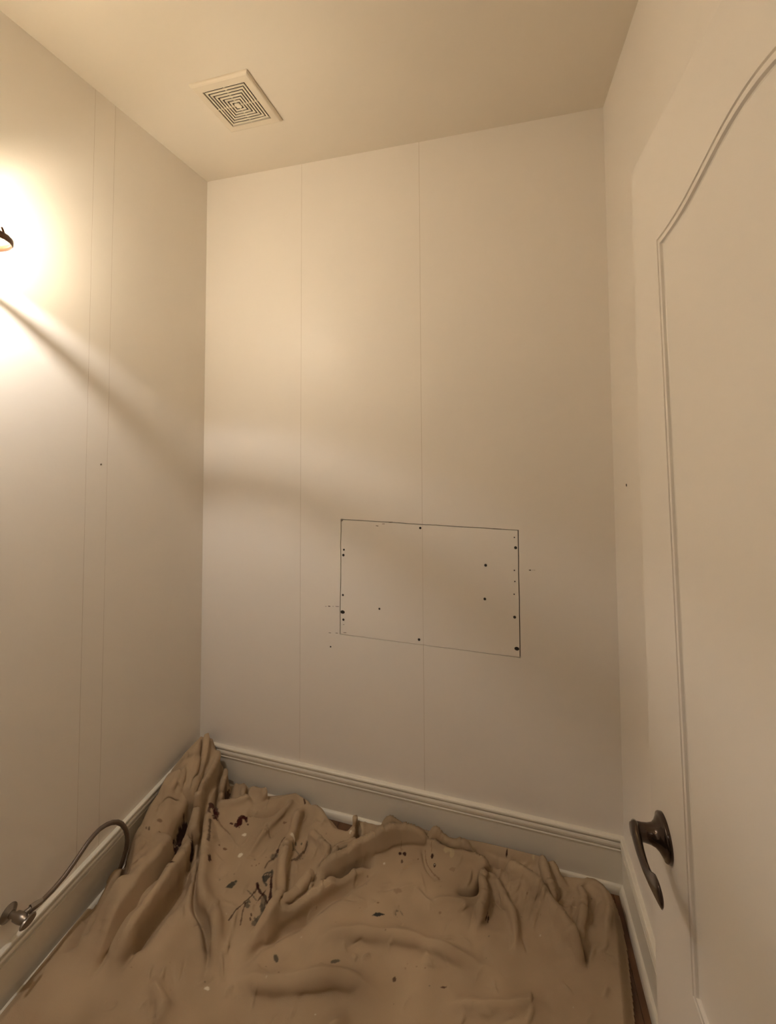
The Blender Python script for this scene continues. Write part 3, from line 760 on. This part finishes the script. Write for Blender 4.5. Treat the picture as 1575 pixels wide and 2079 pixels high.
# ---- paint stains, plus the dark of fold pockets put into the colour, per vertex
base = np.zeros(X.shape + (4,), np.float32)
c0 = np.array([0.44, 0.33, 0.215]); c1 = np.array([0.33, 0.24, 0.15])
mixn = np.clip(0.5 + 1.1 * vnoise(X * 6, Y * 6, 21) + 0.5 * vnoise(X * 17, Y * 17, 22), 0, 1)[..., None]
rgb = c0 * (1 - mixn) + c1 * mixn
rag = vnoise(X * 140, Y * 140, 31) + 0.6 * vnoise(X * 300, Y * 300, 32)
BLK = (0.035, 0.012, 0.010); RED = (0.05, 0.012, 0.010); GRY = (0.085, 0.075, 0.055); WHT = (0.72, 0.66, 0.52); BRN = (0.17, 0.095, 0.055); GRN = (0.045, 0.045, 0.038)
SPOTS = [  # photo x, y, half length px, half width px, angle deg, colour, opacity
 (371, 1705, 27, 7, 54, BLK, .95), (387, 1735, 13, 4, 72, BLK, .95), (356, 1732, 8, 6, 40, BLK, .9), (461, 1616, 14, 5, 70, BLK, .85), (1083, 1796, 7, 8, 0, BLK, .7),  # black stain and pocket shade painted into the deep fold holes
 (486, 1672, 6, 11, -15, RED, 1), (480, 1678, 5, 5, 0, RED, .9), (495, 1663, 7, 3, 0, RED, 1), (470, 1676, 4, 2, 0, RED, .9), (503, 1676, 2, 2, 0, RED, .8), (437, 1665, 4, 11, 15, RED, 1), (430, 1652, 8, 4, 30, RED, .9), (436, 1678, 6, 3, 0, BLK, .8),
 (424, 1663, 3, 8, 10, RED, .7), (496, 1697, 4, 3.5, 0, WHT, .9), (488, 1740, 6, 3.5, 40, WHT, .9), (457, 1727, 4, 2.5, 0, BRN, .9), (445, 1721, 2, 2, 0, BRN, .8), (423, 1766, 3.5, 8, -20, BLK, .9),
 (470, 1800, 12, 4, 35, GRY, 1), (337, 1802, 4, 3, 0, BLK, .95), (328, 1805, 4, 3, 0, BLK, .95), (318, 1812, 6, 4, 20, BLK, .9), (324, 1820, 5, 3, 30, BLK, .95), (346, 1797, 4, 2.5, 0, BLK, .95), (350, 1786, 2, 7, -20, BLK, .95),
 (338, 1808, 2.5, 2, 0, BLK, .9), (301, 1743, 2, 4, 0, BLK, .7), (296, 1742, 1.5, 2.5, 0, BLK, .6), (323, 1729, 5, 3, 0, BRN, .7), (323, 1744, 2, 2, 0, BRN, .7), (354, 1732, 4, 5, 0, BLK, .9),
 (540, 1784, 8, 6, 20, GRN, .9), (552, 1778, 3, 7, 0, GRN, .8), (523, 1800, 3.5, 7, 15, BLK, .9), (550, 1812, 1.8, 22, 3, BLK, .85), (548, 1840, 8, 3, -40, BLK, .85), (530, 1822, 1.8, 16, -35, BLK, .75), (538, 1838, 2, 12, -10, BLK, .75),
 (538, 1860, 4, 8, 10, BLK, .95), (531, 1846, 4, 10, 15, GRN, .7), (501, 1840, 5, 9, 20, GRY, .8), (505, 1832, 4, 4, 0, GRN, .7), (510, 1862, 2, 4, 0, BLK, .8), (508, 1872, 2, 4, 0, BLK, .8), (520, 1874, 4, 9, 35, GRN, .7), (512, 1820, 1.5, 16, 40, GRN, .6),
 (564, 1734, 4, 3.5, 0, BLK, .8), (556, 1742, 8, 4, 15, GRY, .7), (592, 1720, 2.8, 2.8, 0, WHT, .95), (600, 1719, 2, 4, 0, GRN, .7), (593, 1732, 6, 4, 40, GRY, .6), (606, 1738, 1.3, 16, 42, GRN, .5), (612, 1718, 1.5, 2.5, 0, GRN, .7),
 (618, 1633, 2, 4, 15, BLK, .9), (578, 1674, 4, 2.5, 20, BRN, .7), (520, 1760, 1.5, 1.5, 0, BRN, .7), (526, 1757, 1.5, 1.5, 0, BRN, .7), (712, 1690, 3, 4.5, 15, WHT, .8), (780, 1756, 2, 2.5, 0, WHT, .6),
 (812, 1737, 2.8, 3.4, 0, BLK, .95), (821, 1738, 3.0, 4, 10, BLK, .95), (816, 1754, 2.4, 4, 10, BLK, .7), (814, 1727, .8, 8, 0, BRN, .6), (877, 1745, 3, 4, 0, BLK, .95), (882, 1761, 2.4, 3.6, 0, BLK, .95), (876, 1730, .7, 9, 0, BRN, .6),
 (849, 1749, 1.6, 2, 0, BRN, .9), (911, 1737, 9, 6, 0, (0.50, .40, .23), .6), (918, 1745, 5, 5, 0, (.5, .4, .23), .5), (1029, 1740, 2, 4, -10, BLK, .95), (766, 1860, 9, 3.6, 4, GRN, 1), (776, 1860, 6, 1.8, 0, GRN, 1), (806, 1853, 3, 2, 0, GRY, .6),
 (803, 1859, 1.5, 5, 0, GRY, .6), (815, 1856, 1.2, 6, 30, GRY, .5), (987, 1868, 1.4, 9, -10, BLK, .95), (991, 1873, 1.4, 9, -10, BLK, .9), (1083, 1752, 2, 4, 0, (.5, .4, .25), .8), (1113, 1835, 3, 3, 0, BLK, .6), (1070, 1829, 1.5, 1.5, 0, BRN, .8), (893, 1857, 3, 2, 40, BRN, .5),
 (767, 1838, 2.5, 1.5, 0, BRN, .7), (708, 1814, 3, 2.5, 0, BRN, .4), (808, 1813, 9, 4, 0, BRN, .35), (918, 1770, 7, 4, 0, BRN, .35), (385, 1590, 6, 3, 0, BRN, .3), (368, 1587, 2, 1.5, 0, BRN, .6), (276, 1812, 4, 7, 0, BRN, .5), (288, 1800, 3, 3, 0, BRN, .5),
 (680, 1960, 10, 4, 20, GRY, .8), (800, 1990, 4, 4, 0, BLK, .8), (560, 1950, 5, 8, 10, GRN, .8), (900, 2010, 6, 3, 0, RED, .8), (420, 2010, 6, 4, 0, WHT, .8)]
rs = random.Random(5)
for _ in range(70):
    SPOTS.append((rs.uniform(150, 1230), rs.uniform(1680, 2070), rs.uniform(.8, 1.8), rs.uniform(.8, 1.8), 0, rs.choice([BRN, BRN, GRY, WHT]), rs.uniform(.25, .6)))
for sx, sy, a, b, ang, col, op in SPOTS:
    # footprint of the mark on the floor: centre and the two photo axes carried down to it
    CZ = 0.05
    th = math.radians(ang); ax_ = (math.cos(th), -math.sin(th)); bx_ = (math.sin(th), math.cos(th))
    q = P([(sx, sy), (sx + a * ax_[0], sy + a * ax_[1]), (sx + b * bx_[0], sy + b * bx_[1])])
    e1 = q[1] - q[0]; e2 = q[2] - q[0]; R_ = max(np.hypot(*e1), np.hypot(*e2)) * 1.8
    m = (np.abs(X - q[0, 0]) < R_) & (np.abs(Y - q[0, 1]) < R_)
    if not m.any(): continue
    det = e1[0] * e2[1] - e1[1] * e2[0]
    rx = X[m] - q[0, 0]; ry = Y[m] - q[0, 1]
    uu = (rx * e2[1] - ry * e2[0]) / det; vv = (e1[0] * ry - e1[1] * rx) / det
    d = np.hypot(uu, vv) + rag[m] * 0.55
    k = (1 - smooth(0.85, 1.15, d))[:, None] * op
    rgb[m] = rgb[m] * (1 - k) + np.array(col) * k
MARKS = [([(523, 1798), (527, 1812), (537, 1822), (541, 1834), (545, 1845), (555, 1849)], 1.5, BLK, .9), ([(551, 1786), (550, 1808), (547, 1836), (555, 1849)], 1.7, BLK, .9),
         ([(523, 1800), (515, 1816), (497, 1833), (480, 1853), (464, 1879)], 1.0, BLK, .75), ([(498, 1836), (492, 1858), (488, 1885)], .9, BLK, .7), ([(541, 1800), (534, 1786), (538, 1777), (551, 1776)], 1.1, GRN, .8),
         ([(624, 1712), (618, 1728), (606, 1742), (592, 1751)], 1.2, BLK, .65), ([(578, 1706), (570, 1716), (560, 1740), (545, 1752), (538, 1764)], .9, BLK, .6), ([(484, 1664), (491, 1661), (498, 1664), (501, 1671)], 1.8, RED, .9),
         ([(437, 1652), (441, 1668), (434, 1680)], 2.4, RED, .85), ([(437, 1668), (450, 1684), (466, 1699)], 1.2, BRN, .5), ([(863, 1730), (866, 1757), (878, 1776), (892, 1787)], .8, BRN, .6), ([(425, 1690), (424, 1712), (421, 1732)], 1.4, BLK, .7),
         ([(518, 1882), (530, 1868), (540, 1852)], 4.5, GRY, .7), ([(534, 1828), (535, 1846), (538, 1858)], 4.0, GRY, .65)]
for pts, hw, col, op in MARKS:
    m, s, t = field(densify(P(pts)), 5 * hw * K)
    d = np.abs(s) / (hw * K) + rag[m] * 1.0
    k = (1 - smooth(0.8, 1.4, d))[:, None] * op
    rgb[m] = rgb[m] * (1 - k) + np.array(col) * k
base[..., :3] = rgb; base[..., 3] = 1

keep = ~hole
idx = np.full(X.shape, -1, np.int64)
quad = keep[:-1, :-1] & keep[1:, :-1] & keep[:-1, 1:] & keep[1:, 1:]
used = np.zeros(X.shape, bool)
used[:-1, :-1] |= quad; used[1:, :-1] |= quad; used[:-1, 1:] |= quad; used[1:, 1:] |= quad
idx[used] = np.arange(used.sum())
V = np.stack([XX[used], YY[used], Z[used]], 1).astype(np.float32)
a_ = idx[:-1, :-1][quad]; b_ = idx[:-1, 1:][quad]; c_ = idx[1:, 1:][quad]; d_ = idx[1:, :-1][quad]
Q = np.stack([a_, b_, c_, d_], 1).astype(np.int32)
me = bpy.data.meshes.new('drop_cloth')
me.vertices.add(len(V)); me.vertices.foreach_set('co', V.ravel())
me.loops.add(Q.size); me.loops.foreach_set('vertex_index', Q.ravel())
me.polygons.add(len(Q)); me.polygons.foreach_set('loop_start', np.arange(0, Q.size, 4, dtype=np.int32))
me.polygons.foreach_set('use_smooth', np.ones(len(Q), bool))
me.update(calc_edges=True); me.validate()
ca = me.color_attributes.new('stain_and_shade', 'FLOAT_COLOR', 'POINT')
ca.data.foreach_set('color', base[used].astype(np.float32).ravel())
cm = mat('canvas_cloth', (0.42, 0.31, 0.19), 0.92, spec=0.1, bump=0.35, bscale=650)
nt = cm.node_tree; at_ = nt.nodes.new('ShaderNodeAttribute'); at_.attribute_name = 'stain_and_shade'
nt.links.new(at_.outputs['Color'], nt.nodes['Principled BSDF'].inputs['Base Color'])
cloth = link('drop_cloth', me, cm)
cloth['label'] = 'crumpled tan canvas drop cloth with paint splatters covering the floor'; cloth['category'] = 'drop cloth'
md = cloth.modifiers.new('thickness', 'SOLIDIFY'); md.thickness = 0.0012; md.offset = -1
